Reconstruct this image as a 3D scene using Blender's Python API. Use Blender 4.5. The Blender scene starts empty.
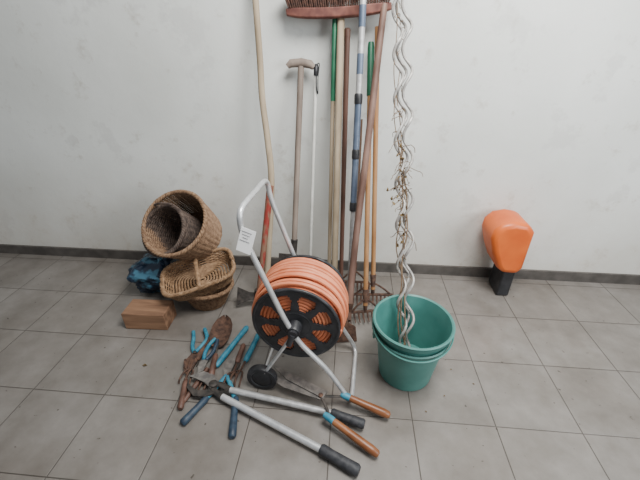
import bpy, math, random, mathutils, bmesh
from mathutils import Vector, Matrix, Euler
random.seed(7)
COL = bpy.context.scene.collection
pi = math.pi
V = Vector

# ---------------------------------------------------------------- materials
def mat(name, col, rough=0.6, metal=0.0, col2=None, scale=20.0, stretch=(1,1,1), bump=0.0, detail=4.0, lo=0.35, hi=0.65, spec=None):
    m = bpy.data.materials.new(name); m.use_nodes = True
    nt = m.node_tree; b = nt.nodes["Principled BSDF"]
    b.inputs["Roughness"].default_value = rough
    b.inputs["Metallic"].default_value = metal
    b.inputs["Base Color"].default_value = (*col, 1)
    if spec is not None: b.inputs["Specular IOR Level"].default_value = spec
    if col2 is not None or bump:
        tc = nt.nodes.new("ShaderNodeTexCoord"); mp = nt.nodes.new("ShaderNodeMapping")
        mp.inputs["Scale"].default_value = stretch
        nz = nt.nodes.new("ShaderNodeTexNoise"); nz.inputs["Scale"].default_value = scale; nz.inputs["Detail"].default_value = detail
        nt.links.new(tc.outputs["Object"], mp.inputs["Vector"]); nt.links.new(mp.outputs[0], nz.inputs["Vector"])
        if col2 is not None:
            rp = nt.nodes.new("ShaderNodeValToRGB")
            rp.color_ramp.elements[0].position = lo; rp.color_ramp.elements[1].position = hi
            rp.color_ramp.elements[0].color = (*col, 1); rp.color_ramp.elements[1].color = (*col2, 1)
            nt.links.new(nz.outputs["Fac"], rp.inputs[0]); nt.links.new(rp.outputs[0], b.inputs["Base Color"])
        if bump:
            bp = nt.nodes.new("ShaderNodeBump"); bp.inputs["Strength"].default_value = bump; bp.inputs["Distance"].default_value = 0.004
            nt.links.new(nz.outputs["Fac"], bp.inputs["Height"]); nt.links.new(bp.outputs[0], b.inputs["Normal"])
    return m

ALU   = mat("brushed_aluminium", (.54,.55,.56), .36, .6, (.68,.69,.70), 30, bump=.05)
ALU2  = mat("dull_aluminium", (.36,.36,.36), .45, .5, (.53,.53,.53), 40, bump=.1)
BLACK = mat("black_plastic", (.010,.011,.013), .45, 0, (.024,.024,.028), 30)
GRIP  = mat("grip_rubber", (.014,.016,.020), .6, 0, (.04,.04,.045), 60)
NAVY  = mat("navy_grip", (.010,.022,.042), .5, 0, (.025,.05,.08), 40)
HOSE  = mat("hose_rubber", (.54,.155,.068), .55, 0, (.67,.235,.12), 14)
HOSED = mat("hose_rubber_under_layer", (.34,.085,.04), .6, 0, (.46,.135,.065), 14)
TEAL  = mat("teal_plastic", (.055,.20,.175), .46, 0, (.08,.245,.215), 8)
TEALD = mat("teal_plastic_worn", (.045,.175,.155), .46, 0, (.07,.23,.205), 8)
WOODP = mat("pale_weathered_wood", (.26,.20,.13), .75, 0, (.42,.34,.24), 18, (1,1,.15), .4)
WOODB = mat("brown_wood", (.13,.075,.045), .7, 0, (.24,.15,.10), 18, (1,1,.15), .4)
WOODD = mat("dark_red_wood", (.06,.027,.018), .55, 0, (.14,.068,.048), 18, (1,1,.15), .3)
WOODF = mat("old_reddish_wood", (.10,.05,.036), .6, 0, (.22,.13,.10), 18, (1,1,.15), .3)
WOODG = mat("grey_brown_wood", (.13,.10,.082), .75, 0, (.25,.20,.165), 18, (1,1,.15), .4)
WOODO = mat("orange_wood", (.33,.15,.055), .6, 0, (.46,.25,.11), 18, (1,1,.15), .3)
REDW  = mat("red_painted_wood", (.24,.028,.02), .55, 0, (.20,.11,.07), 40, (1,1,.4), .3, lo=.42, hi=.56)
GREEN = mat("green_plastic", (.008,.08,.038), .45, 0, (.012,.12,.058), 20)
WHITEP= mat("white_plastic_rod", (.58,.58,.54), .45, 0, (.70,.70,.66), 20)
BLUEM = mat("blue_grey_metal", (.085,.115,.17), .4, .3, (.13,.165,.23), 20)
RUST  = mat("rusty_iron", (.05,.028,.022), .85, .2, (.14,.075,.05), 45, bump=.6)
IRON  = mat("dark_iron", (.03,.028,.026), .65, .5, (.08,.068,.06), 40, bump=.4)
STEEL = mat("blade_steel", (.14,.13,.125), .5, .6, (.27,.25,.23), 40, bump=.2)
BLUE  = mat("bright_blue_plastic", (.015,.14,.22), .5, 0, (.045,.23,.32), 35, bump=.1)
BRNH  = mat("varnished_brown_handle", (.17,.06,.022), .38, 0, (.27,.105,.04), 25, (.3,1,1))
BROOMW= mat("broom_block", (.10,.032,.025), .65, 0, (.19,.07,.05), 26, bump=.4)
BRIST = mat("broom_bristle", (.035,.018,.014), .85, 0, (.10,.045,.03), 80)
WICK  = mat("light_wicker", (.15,.083,.045), .75, 0, (.29,.18,.105), 60, bump=.3)
WICK2 = mat("honey_wicker", (.20,.115,.06), .7, 0, (.36,.225,.125), 50, bump=.3)
WICKD = mat("dark_wicker", (.040,.026,.021), .75, 0, (.115,.08,.062), 50, bump=.3)
GALV  = mat("galvanised_wire", (.25,.24,.23), .5, .3, (.46,.44,.41), 40, bump=.1)
VINE  = mat("dry_vine", (.10,.06,.035), .9, 0, (.21,.145,.09), 40)
LEAF  = mat("dry_leaf", (.07,.045,.016), .9, 0, (.17,.11,.04), 40)
BAG   = mat("blue_sack", (.01,.022,.045), .45, 0, (.05,.15,.22), 16, bump=.8, lo=.50, hi=.60)
BLOCK = mat("brown_timber", (.13,.065,.036), .85, 0, (.27,.15,.085), 14, (.25,2.5,2.5), .6)
ORANGE= mat("orange_plastic", (.60,.10,.012), .4, 0, (.70,.14,.02), 8)
PAPER = mat("paper", (.93,.93,.93), .7)
INK   = mat("ink", (.25,.25,.26), .7)

def wallmat():
    m = bpy.data.materials.new("painted_plaster"); m.use_nodes = True
    nt = m.node_tree; b = nt.nodes["Principled BSDF"]; b.inputs["Roughness"].default_value = .6
    L=nt.links.new
    tc = nt.nodes.new("ShaderNodeTexCoord")
    def noise(sc,de,ro=.5):
        n = nt.nodes.new("ShaderNodeTexNoise"); n.inputs["Scale"].default_value = sc; n.inputs["Detail"].default_value = de; n.inputs["Roughness"].default_value = ro
        L(tc.outputs["Object"], n.inputs["Vector"]); return n
    def ramp(src,p0,c0,p1,c1):
        r = nt.nodes.new("ShaderNodeValToRGB"); r.color_ramp.elements[0].position=p0; r.color_ramp.elements[1].position=p1
        r.color_ramp.elements[0].color=(*c0,1); r.color_ramp.elements[1].color=(*c1,1); L(src,r.inputs[0]); return r.outputs[0]
    n1=noise(1.5,6); n2=noise(7,9,.72); n3=noise(3.2,7,.7)
    base=ramp(n1.outputs["Fac"],.3,(.62,.635,.605),.7,(.765,.785,.76))
    def mix(fac,a,c):
        mx = nt.nodes.new("ShaderNodeMixRGB"); L(fac,mx.inputs[0]); L(a,mx.inputs[1]); mx.inputs[2].default_value=(*c,1); return mx.outputs[0]
    a=mix(ramp(n2.outputs["Fac"],.58,(0,0,0),.70,(.8,.8,.8)),base,(.49,.47,.42))
    a=mix(ramp(n3.outputs["Fac"],.57,(0,0,0),.62,(.5,.5,.5)),a,(.57,.575,.555))
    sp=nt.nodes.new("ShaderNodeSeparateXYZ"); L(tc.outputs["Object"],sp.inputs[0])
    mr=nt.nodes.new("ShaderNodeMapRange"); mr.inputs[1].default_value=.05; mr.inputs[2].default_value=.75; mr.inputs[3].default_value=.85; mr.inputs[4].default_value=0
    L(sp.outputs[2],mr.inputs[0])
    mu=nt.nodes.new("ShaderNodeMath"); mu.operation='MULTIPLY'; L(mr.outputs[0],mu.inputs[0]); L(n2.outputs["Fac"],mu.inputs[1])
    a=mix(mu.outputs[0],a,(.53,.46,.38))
    L(a, b.inputs["Base Color"])
    bp = nt.nodes.new("ShaderNodeBump"); bp.inputs["Strength"].default_value=.35; bp.inputs["Distance"].default_value=.006
    L(n2.outputs["Fac"], bp.inputs["Height"]); L(bp.outputs[0], b.inputs["Normal"])
    return m
def floormat():
    m = bpy.data.materials.new("grey_stone_tiles"); m.use_nodes = True
    nt = m.node_tree; b = nt.nodes["Principled BSDF"]
    tc = nt.nodes.new("ShaderNodeTexCoord"); mp = nt.nodes.new("ShaderNodeMapping"); mp.inputs["Location"].default_value=(.03,.10,0)
    nt.links.new(tc.outputs["Object"], mp.inputs["Vector"])
    br = nt.nodes.new("ShaderNodeTexBrick"); br.offset=0; br.inputs["Scale"].default_value=1
    br.inputs["Brick Width"].default_value=.32; br.inputs["Row Height"].default_value=.32
    br.inputs["Mortar Size"].default_value=.0030; br.inputs["Mortar Smooth"].default_value=.8
    br.inputs["Color1"].default_value=(.190,.176,.163,1); br.inputs["Color2"].default_value=(.220,.205,.190,1)
    br.inputs["Mortar"].default_value=(.068,.059,.051,1)
    nt.links.new(mp.outputs[0], br.inputs["Vector"])
    def mul(a,src,p0,c0,p1,c1):
        r = nt.nodes.new("ShaderNodeValToRGB"); r.color_ramp.elements[0].position=p0; r.color_ramp.elements[1].position=p1
        r.color_ramp.elements[0].color=(*c0,1); r.color_ramp.elements[1].color=(*c1,1); nt.links.new(src,r.inputs[0])
        mx = nt.nodes.new("ShaderNodeMixRGB"); mx.blend_type='MULTIPLY'; mx.inputs[0].default_value=1
        nt.links.new(a, mx.inputs[1]); nt.links.new(r.outputs[0], mx.inputs[2]); return mx.outputs[0]
    def noise(sc,de,ro=.5):
        n = nt.nodes.new("ShaderNodeTexNoise"); n.inputs["Scale"].default_value = sc; n.inputs["Detail"].default_value = de; n.inputs["Roughness"].default_value = ro
        nt.links.new(tc.outputs["Object"], n.inputs["Vector"]); return n.outputs["Fac"]
    a=mul(br.outputs["Color"],noise(6,8,.65),.30,(.72,.70,.67),.70,(1.12,1.12,1.12))
    a=mul(a,noise(42,2),.25,(.4,.36,.33),.30,(1,1,1))
    a=mul(a,noise(2.2,6,.6),.35,(.82,.79,.76),.6,(1.03,1.03,1.03))
    nt.links.new(a, b.inputs["Base Color"])
    rn=nt.nodes.new("ShaderNodeMapRange"); rn.inputs[3].default_value=.22; rn.inputs[4].default_value=.46
    nt.links.new(noise(9,6,.6),rn.inputs[0]); nt.links.new(rn.outputs[0],b.inputs["Roughness"])
    bp = nt.nodes.new("ShaderNodeBump"); bp.inputs["Strength"].default_value=.5; bp.inputs["Distance"].default_value=.003; bp.invert=True
    nt.links.new(br.outputs["Fac"], bp.inputs["Height"]); nt.links.new(bp.outputs[0], b.inputs["Normal"])
    return m

# ---------------------------------------------------------------- geometry helpers: geo = (verts, faces)
def join(*gs):
    vs=[]; fs=[]
    for g in gs:
        o=len(vs); vs+=g[0]; fs+=[tuple(i+o for i in f) for f in g[1]]
    return vs,fs
def xf(g,M): return [M@V(v) for v in g[0]], g[1]
def tube(pts, r, n=10, closed=False, flat=1.0):
    pts=[V(p) for p in pts]; N=len(pts)
    rs = r if isinstance(r,(list,tuple)) else [r]*N
    T=[]
    for i in range(N):
        if closed: t=pts[(i+1)%N]-pts[i-1]
        else: t=pts[min(i+1,N-1)]-pts[max(i-1,0)]
        T.append(t.normalized())
    ref = V((0,0,1)) if abs(T[0].z)<.9 else V((1,0,0))
    nrm=(ref-T[0]*ref.dot(T[0])).normalized()
    vs=[]; fs=[]
    for i in range(N):
        nrm=(nrm-T[i]*nrm.dot(T[i])).normalized(); bi=T[i].cross(nrm)
        for k in range(n):
            a=2*pi*k/n
            vs.append(pts[i]+(nrm*math.cos(a)*flat+bi*math.sin(a))*rs[i])
    for i in range(N if closed else N-1):
        j=(i+1)%N
        for k in range(n):
            k2=(k+1)%n
            fs.append((i*n+k,i*n+k2,j*n+k2,j*n+k))
    if not closed:
        fs.append(tuple(range(n-1,-1,-1))); fs.append(tuple((N-1)*n+k for k in range(n)))
    return vs,fs
def smooth(pts,k=6,closed=False):
    P=[V(p) for p in pts]; N=len(P); out=[]
    for i in range(N if closed else N-1):
        if closed: p0,p1,p2,p3=P[i-1],P[i],P[(i+1)%N],P[(i+2)%N]
        else: p0,p1,p2,p3=P[max(i-1,0)],P[i],P[i+1],P[min(i+2,N-1)]
        for j in range(k):
            t=j/k
            out.append(.5*((2*p1)+(p2-p0)*t+(2*p0-5*p1+4*p2-p3)*t*t+(3*p1-p0-3*p2+p3)*t**3))
    if not closed: out.append(P[-1])
    return out
def fillet(pts,rad,closed=False,k=6):
    P=[V(p) for p in pts]; N=len(P); out=[]
    for i in range(N):
        if not closed and i in (0,N-1): out.append(P[i]); continue
        a=P[i-1]-P[i]; b=P[(i+1)%N]-P[i]
        ra=min(rad,a.length*.45); rb=min(rad,b.length*.45)
        A=P[i]+a.normalized()*ra; B=P[i]+b.normalized()*rb
        for j in range(k+1):
            t=j/k; out.append(A*(1-t)**2+P[i]*2*t*(1-t)+B*t*t)
    return out
def lathe(prof,n=48,caps=False):
    vs=[]; fs=[]
    for (r,z) in prof:
        for k in range(n): vs.append(V((r*math.cos(2*pi*k/n),r*math.sin(2*pi*k/n),z)))
    for i in range(len(prof)-1):
        for k in range(n):
            k2=(k+1)%n; fs.append((i*n+k,i*n+k2,(i+1)*n+k2,(i+1)*n+k))
    if caps:
        fs.append(tuple(range(n-1,-1,-1))); fs.append(tuple((len(prof)-1)*n+k for k in range(n)))
    return vs,fs
def box(c,s):
    cx,cy,cz=c; x,y,z=s[0]/2,s[1]/2,s[2]/2
    vs=[V((cx+i*x,cy+j*y,cz+k*z)) for i in(-1,1) for j in(-1,1) for k in(-1,1)]
    return vs,[(0,1,3,2),(4,6,7,5),(0,4,5,1),(2,3,7,6),(0,2,6,4),(1,5,7,3)]
def prism(poly,z0,z1):
    n=len(poly); vs=[V((p[0],p[1],z0)) for p in poly]+[V((p[0],p[1],z1)) for p in poly]
    fs=[tuple(range(n-1,-1,-1)),tuple(range(n,2*n))]
    for i in range(n):
        j=(i+1)%n; fs.append((i,j,n+j,n+i))
    return vs,fs
def frame(o,x,y,z):
    return Matrix(((x.x,y.x,z.x,o.x),(x.y,y.y,z.y,o.y),(x.z,y.z,z.z,o.z),(0,0,0,1)))
def poleM(bot,top):
    b=V(bot); z=(V(top)-b).normalized(); x=V((1,0,0)); x=(x-z*x.dot(z)).normalized(); return frame(b,x,z.cross(x),z),(V(top)-b).length

def mk(name,geo,m,sm=True,bevel=0):
    me=bpy.data.meshes.new(name); me.from_pydata([tuple(v) for v in geo[0]],[],geo[1]); me.update()
    bm=bmesh.new(); bm.from_mesh(me); bmesh.ops.recalc_face_normals(bm,faces=bm.faces); bm.to_mesh(me); bm.free()
    me.materials.append(m)
    ob=bpy.data.objects.new(name,me); COL.objects.link(ob)
    if bevel:
        md=ob.modifiers.new("bevel","BEVEL"); md.width=bevel; md.segments=3; md.limit_method='ANGLE'; md.angle_limit=math.radians(40)
    if sm:
        me.polygons.foreach_set("use_smooth",[True]*len(me.polygons))
        try: me.set_sharp_from_angle(angle=math.radians(45))
        except Exception: pass
    return ob
def thing(name,loc,label,cat,group=None):
    e=bpy.data.objects.new(name,None); e.empty_display_size=.05; COL.objects.link(e); e.location=loc
    e["label"]=label; e["category"]=cat
    if group: e["group"]=group
    return e
def part(par,name,geo,m,label=None,**kw):
    ob=mk(name,geo,m,**kw); ob.parent=par
    if par.type=='EMPTY': ob.location=-V(par.location)
    if label: ob["label"]=label
    return ob

# ---------------------------------------------------------------- room
def structure(name,geo,m):
    o=mk(name,geo,m,sm=False); o["kind"]="structure"; return o
structure("floor",box((0,.6,-.05),(6.4,4.4,.1)),floormat())
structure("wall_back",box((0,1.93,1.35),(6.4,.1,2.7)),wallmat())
structure("baseboard_back",box((0,1.8725,.033),(6.4,.015,.066)),mat("baseboard_tile",(.06,.054,.049),.5,0,(.10,.09,.082),14))

# ---------------------------------------------------------------- hose trolley
CO=V((-.35,.935,0)); CU=V((1,-.07,0)).normalized(); CV=V((.07,1,0)).normalized()
def c(s,v,z): return CO+CU*s+CV*v+V((0,0,z))
CM=frame(CO,CU,CV,V((0,0,1)))
tr=thing("hose_trolley",(-.15,1.07,0),"aluminium hose trolley with a black reel full of orange garden hose","hose trolley")
W=.29
loop=[(.02,0,.85),(.02,0,.77),(.14,0,.43),(.19,0,.32),(.30,0,.19),(.40,0,.013),
      (.40,W,.013),(.30,W,.19),(.19,W,.32),(.14,W,.43),(.03,W,.77),(.022,W,.85)]
part(tr,"frame",tube([c(*p) for p in fillet(loop,.05,closed=True)],.0098,10,closed=True),ALU,"bent tubular aluminium frame with handle and foot bar")
axle=join(tube([c(.175,.0,.365),c(.02,.02,.07)],.007,8),tube([c(.175,W,.365),c(.02,W,.07)],.007,8),tube([c(.02,.01,.064),c(.02,W+.02,.064)],.006,8))
part(tr,"axle_bracket",axle,ALU)
for v in (.022,W+.03):
    q=.78
    prof=[(.0,-.012),(.03,-.014),(.055,-.01),(.06,-.014),(.08,-.014),(.083,-.006),(.083,.006),(.08,.014),(.06,.014),(.055,.01),(.03,.014),(.0,.012)]
    M=Matrix.Translation(c(.02,v,.083*q))@CM.to_3x3().to_4x4()@Matrix.Rotation(pi/2,4,'X')
    part(tr,"wheel",xf(lathe([(a*q,b) for a,b in prof],32),M),BLACK)
RC=(.173,.375); RR=.163
def disc(v0,th):
    n=144; radii=[.0,.03,.045,.058,.068,.078,.090,.104,.120,.132,.140,.150,RR]
    vs=[];fs=[]
    for side in (0,1):
        for r in radii:
            for k in range(n):
                a=2*pi*k/n; zz=v0+th*side
                vs.append(V((RC[0]+r*math.cos(a),zz,RC[1]+r*math.sin(a))))
    NR=len(radii)
    lim={4:9,5:13,6:15.5,7:16.5,8:15.5,9:12}
    def hole(i,k):
        a=((k+.5)/n*360)%45-22.5
        return i in lim and abs(a)<lim[i]
    idx=lambda s,i,k:(s*NR+i)*n+(k%n)
    for i in range(NR-1):
        for k in range(n):
            if hole(i,k): continue
            fs.append((idx(0,i,k),idx(0,i,k+1),idx(0,i+1,k+1),idx(0,i+1,k)))
            fs.append((idx(1,i,k),idx(1,i+1,k),idx(1,i+1,k+1),idx(1,i,k+1)))
            for (di,dk,e) in ((-1,0,((i,k),(i,k+1))),(1,0,((i+1,k),(i+1,k+1))),(0,-1,((i,k),(i+1,k))),(0,1,((i,k+1),(i+1,k+1)))):
                ii,kk=i+di,k+dk
                edge = ii>=NR-1 or (ii>=0 and hole(ii,kk%n))
                if edge:
                    (a1,b1),(a2,b2)=e
                    fs.append((idx(0,a1,b1),idx(0,a2,b2),idx(1,a2,b2),idx(1,a1,b1)))
    g=(vs,fs)
    def ring(r,t): return tube([V((RC[0]+r*math.cos(u),v0+th/2,RC[1]+r*math.sin(u))) for u in [2*pi*k/72 for k in range(72)]],t,8,closed=True)
    return join(g,ring(RR,.007),ring(.058,.005))
part(tr,"reel_disc",xf(disc(.030,.008),CM),BLACK,"black plastic reel flange with cut-out windows")
part(tr,"reel_disc",xf(disc(.250,.008),CM),BLACK)
RX=Matrix.Translation(V((RC[0],0,RC[1])))@Matrix.Rotation(-pi/2,4,'X')
part(tr,"reel_drum",xf(lathe([(.052,.036),(.052,.252)],36),CM@RX),BLACK)
part(tr,"reel_hub",xf(lathe([(.0,-.012),(.022,-.012),(.026,-.004),(.026,.30),(.0,.30)],24),CM@RX),BLACK)
path=[]
def hp(r,th,v): path.append(V((RC[0]+r*math.cos(th),v,RC[1]+r*math.sin(th))))
th=0; st=2*pi/44
for i in range(6*44):
    f=i/(6*44); hp(.062+f*.086,th,.047+.0006*math.sin(th*3)); th+=st
for i in range(12*44):
    f=i/(12*44); hp(.151+.0025*math.sin(th*.37+2)+.002*math.sin(th*2.3),th,.050+f*.190+.002*math.sin(th*.9)); th+=st
for i in range(11*44):
    f=i/(11*44); hp(.153+(.0145+.010*math.sin(f*pi))*min(1,f*8)+.0035*math.sin(th*.43)+.0015*math.sin(th*1.3),th,.242-f*.190+.004*math.sin(th*.77)); th+=st
part(tr,"hose",xf(tube(path,.0077,8),CM),HOSE,"coiled salmon-orange rubber garden hose")
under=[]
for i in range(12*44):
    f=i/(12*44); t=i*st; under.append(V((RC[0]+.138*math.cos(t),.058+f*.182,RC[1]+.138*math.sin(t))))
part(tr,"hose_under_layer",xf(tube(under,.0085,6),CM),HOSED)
cn=join(tube([c(.173,-.004,.375),c(.173,-.024,.375)],.018,12),tube([c(.173,-.02,.375),c(.158,-.028,.33)],.011,10))
part(tr,"tap_connector",cn,BLACK)
TM=Matrix.Translation(c(.042,-.017,.765))@CM.to_3x3().to_4x4()@Euler((math.radians(-14),math.radians(14),math.radians(-8))).to_matrix().to_4x4()
tg=part(tr,"paper_tag",xf(box((0,0,-.01),(.050,.0012,.080)),TM),PAPER,"white paper lot tag")
lines=join(*[box((-.004,-.0012,.018-.010*i),(.034-(i%3)*.008,.0006,.0022)) for i in range(4)])
part(tg,"print",xf(lines,TM),INK,sm=False)

# ---------------------------------------------------------------- buckets
BC=V((.288,1.10,0))
def bucket(name,z0,r0,r1,h,m,label,thick):
    e=thing(name,(BC.x,BC.y,z0),label,"bucket","nested teal buckets")
    t=.004; k=thick
    prof=[(0,0),(r0-.006,0),(r0,.004)]
    prof+=[(r1-.008,h-k-.008),(r1-.001,h-k-.006),(r1+.003,h-k),(r1+.003,h-.007),(r1+.007,h-.005),(r1+.009,h),(r1+.004,h+.004),(r1-.003,h),(r1-t-.006,h-.03),(r0-t,.008),(0,.008)]
    part(e,"body",xf(lathe(prof,72),Matrix.Translation((BC.x,BC.y,z0))),m)
    for sx in(-1,1):
        part(e,"handle_lug",box((BC.x+sx*(r1+.004),BC.y,z0+h-.034),(.010,.036,.036)),m,bevel=.004)
    return e
b1=bucket("bucket",0,.114,.149,.252,TEAL,"teal plastic bucket standing on tiles with another nested in it",.032)
b2=bucket("bucket.001",.055,.110,.156,.250,TEALD,"wide-rimmed teal plastic bucket nested inside another bucket",.024)
bail=[]
for i in range(25):
    t=pi*i/24; bail.append(V((BC.x-.163*math.cos(t),BC.y-.168*math.sin(t),.278-.034*math.sin(t))))
part(b2,"bail_handle",tube(bail,.004,6),TEALD)

# ---------------------------------------------------------------- spiral stakes
def stake(bot,top,ph,amp,pitch,n):
    M,L=poleM(bot,top); pts=[]
    N=int(L/pitch*24)
    for i in range(N+1):
        z=L*i/N; a=2*pi*z/pitch+ph; k=amp*min(1,z/.12)
        pts.append(M@V((k*math.cos(a),k*math.sin(a)*.8,z)))
    o=mk(n,tube(pts,.0062,8),GALV); o["label"]="tall galvanised spiral plant stake standing in the teal bucket"; o["category"]="plant stake"; o["group"]="spiral plant stakes"
    return o
stake((.305,1.12,.072),(.188,1.80,1.62),0,.019,.175,"plant_stake")
stake((.289,1.150,.072),(.170,1.832,1.60),.25,.019,.175,"plant_stake.001")
stake((.272,1.105,.072),(.152,1.79,1.58),.6,.018,.175,"plant_stake.002")
vn=thing("dried_vine",(.28,1.16,.06),"brittle dried climbing vine with small curled leaves on spiral stakes","dried plant")
B0=V((.285,1.12,.075)); T0=V((.168,1.78,1.5))
tw=[]; lv=[]
for j in range(3):
    pts=[]; ph=random.random()*6; end=(.95,.78,.60)[j]
    for i in range(60):
        f=i/59*end; p=B0.lerp(T0,f); a=ph+f*(9+4*j); r=.016+.010*math.sin(f*19+j)
        pts.append(p+V((r*math.cos(a)-.006,-.020+r*math.sin(a)*.6,0)))
    tw.append(tube(pts,[.0034*(1-.5*i/59) for i in range(60)],5))
for j in range(76):
    f=random.gauss(.49,.075) if j<48 else random.uniform(.2,.97)
    p=B0.lerp(T0,f)+V((0,-.02,0)); pts=[p]; d=V((random.uniform(-1.1,.6),random.uniform(-.7,.2),random.uniform(-.8,.7))).normalized()
    L=random.uniform(.035,.11) if j<48 else random.uniform(.02,.05)
    for i in range(8):
        d=(d+V((random.uniform(-.7,.7),random.uniform(-.4,.3),random.uniform(-.8,.5)))).normalized(); p=p+d*L/8; pts.append(p)
    tw.append(tube(pts,.0015,4))
    for u in (0,3):
        if random.random()<.33 and .34<f<.66:
            s=random.uniform(.006,.013); R=Euler((random.random()*6,random.random()*6,random.random()*6)).to_matrix().to_4x4()
            g=([V((-.3*s,0,0)),V((0,s*.55,.4*s)),V((s,s*.3,0)),V((s*1.5,0,.7*s)),V((s,-s*.35,.1*s)),V((0,-s*.5,.5*s)),V((.5*s,0,-.3*s))],
               [(6,0,1),(6,1,2),(6,2,3),(6,3,4),(6,4,5),(6,5,0)])
            lv.append(xf(g,Matrix.Translation(pts[-1-u])@R))
part(vn,"stem",join(*tw),VINE)
lf=part(vn,"leaves",join(*lv),LEAF,sm=False); lf["kind"]="stuff"

# ---------------------------------------------------------------- long-handled tools
GR="long-handled garden tools leaning on the wall"
def pole(e,M,z0,z1,r,m,nm="shaft",bend=0,n=12,label=None,r2=None):
    pts=[];rs=[]
    K=16
    for i in range(K+1):
        f=i/K; z=z0+(z1-z0)*f
        pts.append(M@V((bend*math.sin(f*pi)+bend*.4*math.sin(f*2.3*pi),0,z))); rs.append(r+((r2 or r)-r)*f)
    return part(e,nm,tube(pts,rs,n),m,label)
def socket(M,z0,z1,ra,rb): return xf(lathe([(ra*.6,z0),(ra,z0+.005),(rb,z1-.004),(rb*.8,z1)],16,caps=True),M)

bot,top=(-.297,1.55,0.004),(-.25,1.83,1.20)
M,L=poleM(bot,top)
e=thing("spade",bot,"old spade with weathered T-shaped wooden grip leaning on wall","spade",GR)
pole(e,M,.30,L-.01,.0150,WOODG)
part(e,"grip",xf(tube([V((-.066,0,L-.014)),V((-.05,0,L)),V((0,0,L+.006)),V((.045,0,L)),V((.062,0,L-.014))],[.012,.019,.020,.019,.012],12),M),WOODG,"T-shaped grey-brown wooden grip")
poly=[(-.085,.27),(.085,.27),(.082,.08),(.055,.03),(0,0),(-.055,.03),(-.082,.08)]
bl=prism(poly,-.0015,.0015); bl=([V((v.x,v.z,v.y)) for v in bl[0]],bl[1])
part(e,"blade",join(xf(bl,M),socket(M,.22,.36,.012,.019)),IRON,bevel=.0008)

bot,top=(-.21,1.66,0.004),(-.178,1.83,1.20); M,L=poleM(bot,top)
e=thing("white_rod",bot,"slim white plastic rod with black cap and strap","rod",GR)
pole(e,M,.0,L-.03,.0085,WHITEP)
part(e,"cap",xf(lathe([(.0,L-.05),(.011,L-.05),(.012,L-.01),(.006,L),(0,L+.002)],14),M),BLACK)
sp=smooth([(.002,-.01,L-.005),(.016,-.014,L+.0),(.012,-.016,L-.06),(.014,-.014,L-.13),(.006,-.014,L-.10),(.002,-.01,L-.03)],6)
part(e,"strap",xf(tube(sp,.0025,6),M),BLACK)

bot,top=(-.088,1.57,0.004),(-.094,1.83,1.40); M,L=poleM(bot,top)
e=thing("hoe",bot,"garden hoe with pale shaft and green sleeve leaning on wall","hoe",GR)
pole(e,M,.10,L-.35,.0105,WOODP)
part(e,"sleeve",xf(lathe([(.0,L-.36),(.0115,L-.36),(.0115,L-.02),(.010,L),(0,L)],14),M),GREEN,"long green plastic sleeve")
hb=prism([(-.07,0),(.07,0),(.06,.08),(.02,.1),(-.02,.1),(-.06,.08)],-.0015,.0015); hb=([V((v.x,v.z+.01,v.y)) for v in hb[0]],hb[1])
part(e,"blade",join(xf(hb,M),socket(M,.07,.19,.009,.014)),IRON)

bot,top=(-.055,1.50,0.004),(-.066,1.82,1.385); M,L=poleM(bot,top)
e=thing("push_broom",bot,"push broom stored head-up with red-brown block and dark bristles","broom",GR)
pole(e,M,0,L,.0165,WOODP,"handle")
HM=Matrix.Translation((-.078,1.815,1.402))@Euler((0,math.radians(-2.5),0)).to_matrix().to_4x4()
def arc(x): return .012*(x/.225)**2
vs=[];fs=[];NB=24
for i in range(NB+1):
    x=-.228+.456*i/NB; zc=arc(x); tp=1-.35*abs(x/.228)**6
    for (y,z) in ((-.030,-.014),(-.022,-.021),(.022,-.021),(.030,-.014),(.030,.020),(-.030,.020)):
        vs.append(V((x,y*tp,z*tp+zc)))
for i in range(NB):
    for k in range(6): fs.append((i*6+k,i*6+(k+1)%6,(i+1)*6+(k+1)%6,(i+1)*6+k))
fs.append(tuple(range(5,-1,-1))); fs.append(tuple(NB*6+k for k in range(6)))
part(e,"broom_block",xf((vs,fs),HM),BROOMW,"slightly curved worn red-brown broom block",bevel=.003)
bs=[]
for i in range(46):
    for j in range(5):
        x=-.215+.43*i/45; y=-.024+.012*j; zc=arc(x)
        dx=(x/.215)*.022+random.uniform(-.008,.008); dy=(j-2)*.004+random.uniform(-.004,.004)
        bs.append(tube([V((x,y,.017+zc)),V((x+dx*.4,y+dy*.4,.05+zc)),V((x+dx,y+dy,.080+zc+random.uniform(-.012,.004)))],[.0032,.0042,.005],5))
b=part(e,"bristles",xf(join(*bs),HM),BRIST); b["kind"]="stuff"

bot,top=(-.02,1.64,0.004),(-.036,1.83,1.34); M,L=poleM(bot,top)
e=thing("garden_stick",bot,"dark brown wooden tool stick leaning on wall","stick",GR)
pole(e,M,0,L,.0115,WOODD,"shaft",r2=.0135)
part(e,"end_cap",xf(lathe([(.0,L-.03),(.0145,L-.03),(.0145,L),(.008,L+.006),(0,L+.006)],14),M),WOODD)

bot,top=(.027,1.44,0.004),(.026,1.765,1.56); M,L=poleM(bot,top)
e=thing("telescopic_pole",bot,"blue-grey metal telescopic pole with dark clamp joints","pole",GR)
pole(e,M,.0,.62,.0115,ALU2,"lower_tube",label="grey aluminium lower tube")
pole(e,M,.60,1.10,.0155,BLUEM,"middle_tube")
pole(e,M,1.08,L,.0140,ALU2,"upper_tube",label="silver and blue upper tube")
for z in (.60,.85,1.09):
    part(e,"clamp",xf(lathe([(0,z-.022),(.017,z-.022),(.0185,z-.015),(.0185,z+.015),(.016,z+.022),(0,z+.022)],16),M),BLACK)
for z in (1.24,1.42):
    part(e,"band",xf(lathe([(0,z-.05),(.0147,z-.05),(.0147,z+.03),(0,z+.03)],16),M),BLUEM,"blue painted band")

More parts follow.
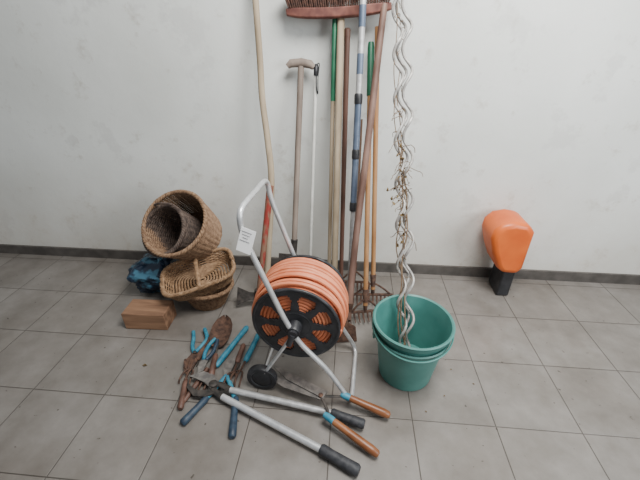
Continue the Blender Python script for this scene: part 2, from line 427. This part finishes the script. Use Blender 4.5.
bot,top=(.02,1.30,0.004),(.120,1.80,1.43); M,L=poleM(bot,top)
e=thing("draw_hoe",bot,"draw hoe with long dark reddish wooden handle","hoe",GR)
pole(e,M,.08,L,.0170,WOODF,"handle",bend=-.006,r2=.0150)
hb=prism([(-.06,0),(.06,0),(.055,.075),(.02,.1),(-.02,.1),(-.055,.075)],-.002,.002)
HM2=Matrix.Translation((.015,1.24,.006))@Euler((math.radians(68),0,math.radians(10))).to_matrix().to_4x4()
part(e,"blade",join(xf(hb,HM2),socket(M,.06,.17,.012,.020),tube([M@V((0,0,.07)),HM2@V((0,.10,.0))],.008,8)),RUST,"rusty hoe blade")

def rake(name,bot,top,shaftm,headw,tn,label,gripm=None,grip=0,r=.0125,yaw=0):
    M,L=poleM(bot,top)
    e=thing(name,bot,label,"rake",GR)
    pole(e,M,.09,L-grip,r,shaftm,"handle")
    if grip: part(e,"grip",xf(lathe([(.0,L-grip-.01),(r+.003,L-grip-.01),(r+.003,L-.02),(r,L),(0,L)],14),M),gripm,"green grip")
    g=[tube([V((-headw/2,0,.055)),V((headw/2,0,.055))],.008,8),
       tube(fillet([(-headw/2+.01,0,.055),(-headw/4,-.01,.10),(0,0,.13),(headw/4,-.01,.10),(headw/2-.01,0,.055)],.03),.0055,6)]
    for i in range(tn):
        x=-headw/2+headw*i/(tn-1)
        g.append(tube([V((x,0,.055)),V((x,-.012,.03)),V((x,-.035,.009))],[.006,.005,.0025],6))
    part(e,"rake_head",join(xf(join(*g),M@Matrix.Rotation(yaw,4,'Z')),socket(M,.05,.18,.009,.017)),RUST,"rusty toothed rake head")
    return e
rake("garden_rake",(.118,1.40,.002),(.073,1.83,1.29),WOODO,.17,8,"garden rake with orange wooden handle and green grip",GREEN,.22,.0125,.25)
rake("garden_rake.001",(.165,1.55,.002),(.098,1.83,1.35),WOODO,.22,11,"garden rake with plain light brown wooden handle")
rake("garden_rake.002",(.055,1.66,.002),(.047,1.845,.95),WOODB,.18,9,"short garden rake with brown wooden handle among other tools",r=.010)

e=thing("bent_wooden_pole",(-.455,1.56,.002),"long crooked pale wooden pole leaning on wall","pole",GR)
pts=smooth([(-.455,1.56,.012),(-.425,1.60,.30),(-.398,1.67,.66),(-.412,1.72,.85),(-.436,1.77,1.05),(-.440,1.80,1.22),(-.448,1.835,1.47),(-.45,1.85,1.62)],6)
part(e,"shaft",tube(pts,[.018-.004*i/len(pts) for i in range(len(pts))],12),WOODP)
bot,top=(-.475,1.46,.03),(-.395,1.63,.66); M,L=poleM(bot,top)
e=thing("mattock",(-.475,1.46,0),"mattock with worn red-painted wooden handle and iron head","mattock",GR)
pole(e,M,.0,L,.014,REDW,"handle",r2=.018)
ad=prism([(-.12,-.05),(-.05,-.022),(0,-.02),(0,.02),(-.05,.022),(-.12,.05)],-.004,.004)
hd=join(xf(ad,M@Matrix.Translation((0,-.004,.045))@Euler((math.radians(62),math.radians(-10),0)).to_matrix().to_4x4()),
        tube([M@V((0,0,.05)),M@V((.06,-.004,.045)),M@V((.13,-.02,.015))],[.02,.014,.005],8,flat=.7),socket(M,.02,.085,.024,.026))
part(e,"head",hd,IRON)

# ---------------------------------------------------------------- baskets
def basket(rx,ry,h,fb,stakes=26,p=2.0,sr=.0038,pitch=.0066,bulge=.0):
    def P(t,f,off=0):
        k=fb+(1-fb)*f+bulge*math.sin(f*pi)
        cx,sy=math.cos(t),math.sin(t)
        x=math.copysign(abs(cx)**(2/p),cx)*rx; y=math.copysign(abs(sy)**(2/p),sy)*ry
        v=V((x,y,0))*k; l=v.length
        if l>0: v=v*(1+off/l)
        return V((v.x,v.y,h*f))
    gs=[]; rows=int(h/pitch); N=stakes*4
    for i in range(rows+1):
        f=i/rows
        pts=[P(2*pi*j/N,f,.0032*math.cos(stakes*pi*j/N+ (pi if i%2 else 0))) for j in range(N)]
        gs.append(tube(pts,sr,5,closed=True))
    for j in range(stakes):
        t=2*pi*j/stakes
        gs.append(tube([P(t,f) for f in (0,.25,.5,.75,1)],.0040,5))
    K=int(min(rx,ry)*fb/.010)
    for i in range(1,K+1):
        s=i/K
        gs.append(tube([V((P(2*pi*j/48,0).x*s,P(2*pi*j/48,0).y*s,.002)) for j in range(48)],.0058,5,closed=True))
    body=join(*gs)
    rim=[]
    for k in range(3):
        rim.append(tube([P(2*pi*j/160,1,.006*math.cos(22*2*pi*j/160+k*2*pi/3))+V((0,0,.006*math.sin(22*2*pi*j/160+k*2*pi/3))) for j in range(160)],.0065,6,closed=True))
    return body,join(*rim)
def put_basket(name,M,args,m,label,mr=None,handle=None,grp="wicker baskets"):
    body,rim=basket(**args)
    e=thing(name,M.translation,label,"basket",grp)
    part(e,"body",xf(body,M),m); part(e,"rim",xf(rim,M),mr or m)
    if handle: part(e,"handle",xf(handle,M),mr or m)
    return e
def axisM(base,openc,roll=0):
    z=(V(openc)-V(base)).normalized(); x=V((1,0,0)); x=(x-z*x.dot(z)).normalized()
    return frame(V(base),x,z.cross(x),z)@Matrix.Rotation(roll,4,'Z')
Mb=axisM((-.860,1.690,.315),(-.895,1.545,.465))
put_basket("wicker_basket",Mb,dict(rx=.182,ry=.176,h=.225,fb=.82,stakes=36,bulge=.02),WICK,"large brown wicker basket tipped forward on other baskets")
Mi=Mb@Matrix.Translation((-.024,-.018,.022))@Euler((math.radians(6),math.radians(-8),0)).to_matrix().to_4x4()
hd=xf(tube(smooth([(-.05,0,.0),(-.045,0,.035),(0,0,.05),(.045,0,.035),(.05,0,0)],5),.006,6),Matrix.Translation((0,.130,.205)))
put_basket("wicker_basket.001",Mi,dict(rx=.134,ry=.132,h=.208,fb=.80,stakes=28,bulge=.0),WICKD,"dark weathered round wicker basket nested inside a larger basket",handle=hd)
Ml=Matrix.Translation((-.765,1.480,.006))
put_basket("wicker_basket.002",Ml,dict(rx=.145,ry=.120,h=.120,fb=.62,stakes=24),WICK,"small rounded brown wicker basket on the tiles")
Mu=Matrix.Translation((-.775,1.475,.160))@Euler((math.radians(10),math.radians(-11),math.radians(24))).to_matrix().to_4x4()
hdl=tube(fillet([(0,-.118,.072),(0,-.095,.088),(0,0,.092),(0,.095,.088),(0,.118,.072)],.03),.011,8)
put_basket("wicker_basket.003",Mu,dict(rx=.188,ry=.124,h=.072,fb=.84,stakes=32,p=4.0),WICK2,"shallow rectangular wicker tray with centre bar on a small basket",handle=hdl)

vs=[];fs=[];nu,nv=64,36
for i in range(nv+1):
    f=i/nv
    for j in range(nu):
        t=2*pi*j/nu
        k=math.sin(pi*min(.5,(f*.92+.04)))**.5 if f<.5 else math.sin(pi*(f*.96+.02))**.45
        cx,sy=math.cos(t),math.sin(t)
        x=math.copysign(abs(cx)**.6,cx)*.150*k; y=math.copysign(abs(sy)**.6,sy)*.120*k
        q=0 if i in(0,nv) else (mathutils.noise.noise(V((cx*1.6,sy*1.6,f*4)))*.04+abs(mathutils.noise.noise(V((cx*4+3,sy*4,f*9))))*-.035)
        vs.append(V((-1.085+x+cx*q,1.585+y+sy*q,.002+.235*f)))
for i in range(nv):
    for j in range(nu):
        fs.append((i*nu+j,i*nu+(j+1)%nu,(i+1)*nu+(j+1)%nu,(i+1)*nu+j))
fs.append(tuple(range(nu-1,-1,-1))); fs.append(tuple(nv*nu+j for j in range(nu)))
o=mk("sack",(vs,fs),BAG); o["label"]="crumpled dark blue patterned plastic sack beside the baskets"; o["category"]="sack"
o=mk("timber_block",xf(box((0,0,.05),(.22,.12,.10)),Matrix.Translation((-1.01,1.30,.001))@Matrix.Rotation(.04,4,'Z')),BLOCK,bevel=.003)
o["label"]="brown block of rough timber on tiled floor"; o["category"]="wood block"

# ---------------------------------------------------------------- orange machine
e=thing("garden_machine",(.90,1.74,0),"rounded orange plastic garden machine housing beside the wall","garden machine")
prof=[(.765,.44),(.760,.39),(.79,.30),(.83,.215),(.86,.185),(.945,.18),(.965,.22),(.965,.44),(.93,.485),(.86,.495),(.80,.48)]
body=prism(prof,0,.20); body=([V((v.x,1.64+v.z,v.y)) for v in body[0]],body[1])
part(e,"housing",body,ORANGE,bevel=.028)
part(e,"base",prism([(.885,1.68),(.955,1.68),(.955,1.82),(.885,1.82)],.002,.19),BLACK,"dark plastic base",bevel=.01)

# ---------------------------------------------------------------- tools on the floor
FG="hand tools lying on the tiles"
e=thing("lopper",(-.54,.93,0),"long lopper with aluminium handles and black grips on tiles","lopper",FG)
pv=V((-.535,.925,.03))
def lop_arm(e,root,gs,ge,tm,gm,tr_=.0115,gr=.016):
    part(e,"handle_tube",tube([root,root.lerp(gs,.5),gs.lerp(ge,.1)],tr_,12),tm)
    pts=[gs,gs.lerp(ge,.05),gs.lerp(ge,.3),gs.lerp(ge,.7),gs.lerp(ge,.95),ge]
    part(e,"grip",tube(pts,[gr*.8,gr,gr*.93,gr*1.02,gr*1.08,gr*.8],12),gm)
r1=V((-.455,.905,.035)); r2=V((-.48,.875,.028))
lop_arm(e,r1,V((-.03,.842,.032)),V((.10,.805,.03)),ALU2,GRIP,.0125,.018)
lop_arm(e,r2,V((-.06,.703,.026)),V((.078,.640,.022)),ALU,GRIP,.0135,.020)
hdm=join(tube([pv+V((-.01,0,.004)),pv+V((.03,.003,.006)),r1+V((.01,-.002,0))],[.015,.012,.013],8,flat=.6),
         tube([pv+V((-.01,-.006,-.004)),pv+V((.02,-.03,-.004)),r2+V((.008,-.004,0))],[.015,.012,.014],8,flat=.6),
         xf(lathe([(0,-.016),(.016,-.016),(.018,-.01),(.018,.012),(.012,.016),(0,.016)],18),Matrix.Translation(pv)))
part(e,"pivot_head",hdm,IRON)
jaw=[(-.50,.935),(-.54,.972),(-.59,.985),(-.645,.955),(-.605,.945),(-.565,.930),(-.53,.905)]
hook=[(-.51,.92),(-.545,.90),(-.585,.895),(-.625,.915),(-.645,.945),(-.635,.905),(-.59,.868),(-.54,.868),(-.50,.895)]
part(e,"jaw",prism([(x-.01,y) for x,y in jaw],.032,.037),STEEL); part(e,"jaw",prism([(x-.01,y) for x,y in hook],.022,.030),IRON)

e=thing("hedge_shears",(-.06,.90,0),"hedge shears with brown wooden handles and steel blades","hedge shears",FG)
pv=V((-.075,.895,.056))
for (gs,ge) in ((V((.035,.897,.058)),V((.20,.850,.030))),(V((-.025,.80,.05)),V((.148,.700,.024)))):
    pts=[gs.lerp(ge,f) for f in(0,.08,.3,.6,.85,.97,1.0)]
    part(e,"handle",tube(pts,[.011,.0135,.014,.0155,.0165,.014,.008],12),BRNH,"varnished brown wooden handle")
    part(e,"ferrule",tube([gs.lerp(ge,-.18),gs.lerp(ge,-.1),gs.lerp(ge,.04)],[.010,.014,.014],12),BLUE,"blue plastic ferrule")
    part(e,"tang",tube([pv,pv.lerp(gs,.5),gs],.006,8,flat=.6),IRON)
def blade(a,b,wd):
    a=V(a);b=V(b); d=(b-a).normalized(); n=V((-d.y,d.x))
    return [tuple(a+n*wd*.4),tuple(a.lerp(b,.6)+n*wd*.7),tuple(b),tuple(a.lerp(b,.6)-n*wd*.35),tuple(a-n*wd*.6)]
part(e,"blade",prism(blade((-.06,.895),(-.315,1.035),.036),.057,.061),STEEL)
part(e,"blade",prism(blade((-.06,.89),(-.335,.985),.036),.050,.054),STEEL)
part(e,"pivot_bolt",xf(lathe([(0,-.012),(.010,-.012),(.010,.006),(.005,.009),(0,.009)],16),Matrix.Translation(pv)),RUST,"rusty pivot bolt")

e=thing("lopper.001",(-.50,.985,0),"compact lopper with navy grips and blue arms on tiles","lopper",FG)
pv=V((-.50,.985,.018))
for gs,ge in ((V((-.545,.875,.016)),V((-.602,.755,.016))),(V((-.428,.885,.016)),V((-.392,.72,.016)))):
    part(e,"handle_tube",tube([pv,pv.lerp(gs,.5),gs.lerp(ge,.1)],.010,10),BLUE)
    part(e,"grip",tube([gs.lerp(ge,f) for f in(0,.1,.4,.8,.96,1)],[.011,.0145,.0135,.0155,.0155,.010],12),NAVY)
part(e,"jaw",prism([(-.51,.98),(-.525,1.02),(-.525,1.07),(-.49,1.10),(-.482,1.05),(-.49,.98)],.018,.022),STEEL)
part(e,"jaw",prism([(-.49,.98),(-.465,1.02),(-.458,1.06),(-.475,1.08),(-.485,1.04),(-.505,.98)],.011,.016),IRON)

e=thing("trowel",(-.60,1.2,0),"rusty hand trowel with brown handle on tiles","trowel",FG)
vs=[];fs=[]
prof=[(0,.030),(.04,.046),(.09,.053),(.14,.050),(.18,.036),(.205,.016),(.215,.003)]
A=V((-.592,1.14,.012)); D=V((-.16,1,0)).normalized(); Nn=V((D.y,-D.x,0))
for (s,wd) in prof:
    for k in range(7):
        q=-1+2*k/6; vs.append(A+D*s+Nn*wd*q+V((0,0,.016*q*q+.004)))
nv=len(vs)
vs+=[v+V((0,0,-.002)) for v in vs]
for i in range(len(prof)-1):
    for k in range(6):
        a=i*7+k; fs.append((a,a+1,a+8,a+7)); fs.append((nv+a,nv+a+7,nv+a+8,nv+a+1))
part(e,"blade",(vs,fs),RUST)
part(e,"handle",tube([A-D*.05+V((0,0,.014)),A-D*.07+V((0,0,.014)),A-D*.12+V((0,0,.012)),A-D*.165+V((0,0,.012)),A-D*.175+V((0,0,.012))],[.009,.013,.014,.015,.007],12),WOODD)
part(e,"shank",tube([A+D*.02+V((0,0,.01)),A-D*.02+V((0,0,.022)),A-D*.055+V((0,0,.014))],.0055,8),IRON)

def hand_fork(name,a,b,m,label):
    a=V(a);b=V(b);d=(b-a).normalized();n=V((-d.y,d.x,0))
    e=thing(name,(a.x,a.y,0),label,"hand tool",FG)
    L=(b-a).length
    part(e,"handle",tube([a,a+d*.01,a+d*L*.3,a+d*L*.8,b-d*.01,b],[.009,.014,.012,.014,.013,.008],12),m)
    g=[tube([b-d*.01,b+d*.05],.005,8)]
    for q in(-1,0,1): g.append(tube(smooth([b+d*.05,b+d*.07+n*q*.018+V((0,0,.008)),b+d*.11+n*q*.024+V((0,0,.004)),b+d*.125+n*q*.024+V((0,0,-.010))],4),.004,6))
    part(e,"tines",join(*g),RUST)
    return e
hand_fork("hand_cultivator",(-.490,1.29,.016),(-.565,1.03,.016),BLUE,"hand cultivator with bright blue handle")
hand_fork("hand_cultivator.001",(-.418,1.245,.016),(-.44,1.07,.016),BLUE,"small hand cultivator with short blue handle")
hand_fork("hand_cultivator.002",(-.635,.815,.016),(-.668,.95,.016),WOODD,"hand cultivator with worn dark handle")
hand_fork("hand_cultivator.003",(-.655,1.20,.016),(-.665,1.06,.016),RUST,"small rusty hand fork among the other tools")
hand_fork("hand_cultivator.004",(-.475,1.17,.016),(-.475,1.06,.016),WOODD,"stubby hand cultivator with dirty dark handle")
e=thing("secateurs",(-.70,1.12,0),"open secateurs with light blue handles and rusty blades","secateurs",FG)
sc=[(-.685,1.10,.024),(-.67,1.14,.024),(-.665,1.19,.022),(-.70,1.25,.022)]
part(e,"handle",tube(smooth(sc,5),.0095,10),BLUE)
part(e,"handle",tube(smooth([(-.695,1.10,.013),(-.72,1.14,.013),(-.735,1.19,.013),(-.755,1.235,.013)],5),.0095,10),BLUE)
part(e,"jaw",prism([(-.70,1.11),(-.715,1.06),(-.708,1.01),(-.68,.975),(-.672,1.04),(-.68,1.11)],.012,.017),RUST)
part(e,"jaw",prism([(-.69,1.11),(-.672,1.07),(-.655,1.03),(-.652,1.05),(-.665,1.09),(-.675,1.115)],.007,.011),IRON)
part(e,"pivot_bolt",xf(lathe([(0,-.006),(.009,-.006),(.009,.012),(0,.014)],14),Matrix.Translation((-.689,1.10,.013))),IRON)
e=thing("secateurs.001",(-.60,1.06,0),"closed dirty secateurs with blue handles among the tools","secateurs",FG)
part(e,"handle",tube(smooth([(-.625,1.05,.032),(-.635,1.09,.032),(-.632,1.14,.032),(-.618,1.18,.032)],5),.009,10),BLUE)
part(e,"handle",tube(smooth([(-.615,1.05,.032),(-.600,1.09,.034),(-.598,1.13,.036),(-.603,1.17,.036)],5),.009,10),NAVY)
part(e,"jaw",prism([(-.630,1.06),(-.638,1.02),(-.625,.975),(-.605,.99),(-.606,1.06)],.028,.034),STEEL)
o=mk("dibber",tube([V((-.60,1.02,.012)),V((-.61,.97,.012)),V((-.635,.86,.012)),V((-.642,.83,.010))],[.009,.012,.010,.004],10),WOODD)
o["label"]="red-brown wooden dibber lying among the hand tools"; o["category"]="dibber"; o["group"]=FG

for i,(x,y) in enumerate([(-.90,1.02),(.50,1.12),(.58,1.05),(.44,.98),(.35,.90)]):
    s=.014 if i==0 else .006
    g=([V((-.8*s,0,0)),V((0,s*.55,.3*s)),V((s,0,.1*s)),V((0,-s*.5,.35*s)),V((0,0,0))],[(4,0,1),(4,1,2),(4,2,3),(4,3,0)])
    o=mk("dry_leaf" if i==0 else "dry_leaf.%03d"%i,xf(g,Matrix.Translation((x,y,.001))@Matrix.Rotation(i*1.3,4,'Z')),LEAF,sm=False)
    o["label"]="small dried leaf fragment on the tiles"; o["category"]="leaf"; o["group"]="leaf fragments on the floor"

# ---------------------------------------------------------------- light & camera
w=bpy.data.worlds.new("world"); bpy.context.scene.world=w; w.use_nodes=True
w.node_tree.nodes["Background"].inputs[0].default_value=(.92,.96,1,1); w.node_tree.nodes["Background"].inputs[1].default_value=.32
def area(name,loc,target,size,power,col):
    l=bpy.data.lights.new(name,'AREA'); l.shape='RECTANGLE'; l.size=size[0]; l.size_y=size[1]; l.energy=power; l.color=col
    o=bpy.data.objects.new(name,l); COL.objects.link(o); o.location=loc
    o.rotation_euler=(V(target)-V(loc)).to_track_quat('-Z','Y').to_euler(); return o
area("ceiling_light",(.5,.75,2.55),(.12,1.5,.5),(1.1,.8),92,(1,.985,.95))
area("window_light",(2.2,-.2,1.6),(.1,1.7,.8),(1.1,1.3),58,(.94,.98,1))
cd=bpy.data.cameras.new("camera"); cam=bpy.data.objects.new("camera",cd); COL.objects.link(cam)
cd.sensor_width=36; cd.lens=347*36/640; cam.location=(0,0,1.3); cam.rotation_euler=(math.radians(60),0,math.radians(5))
bpy.context.scene.camera=cam
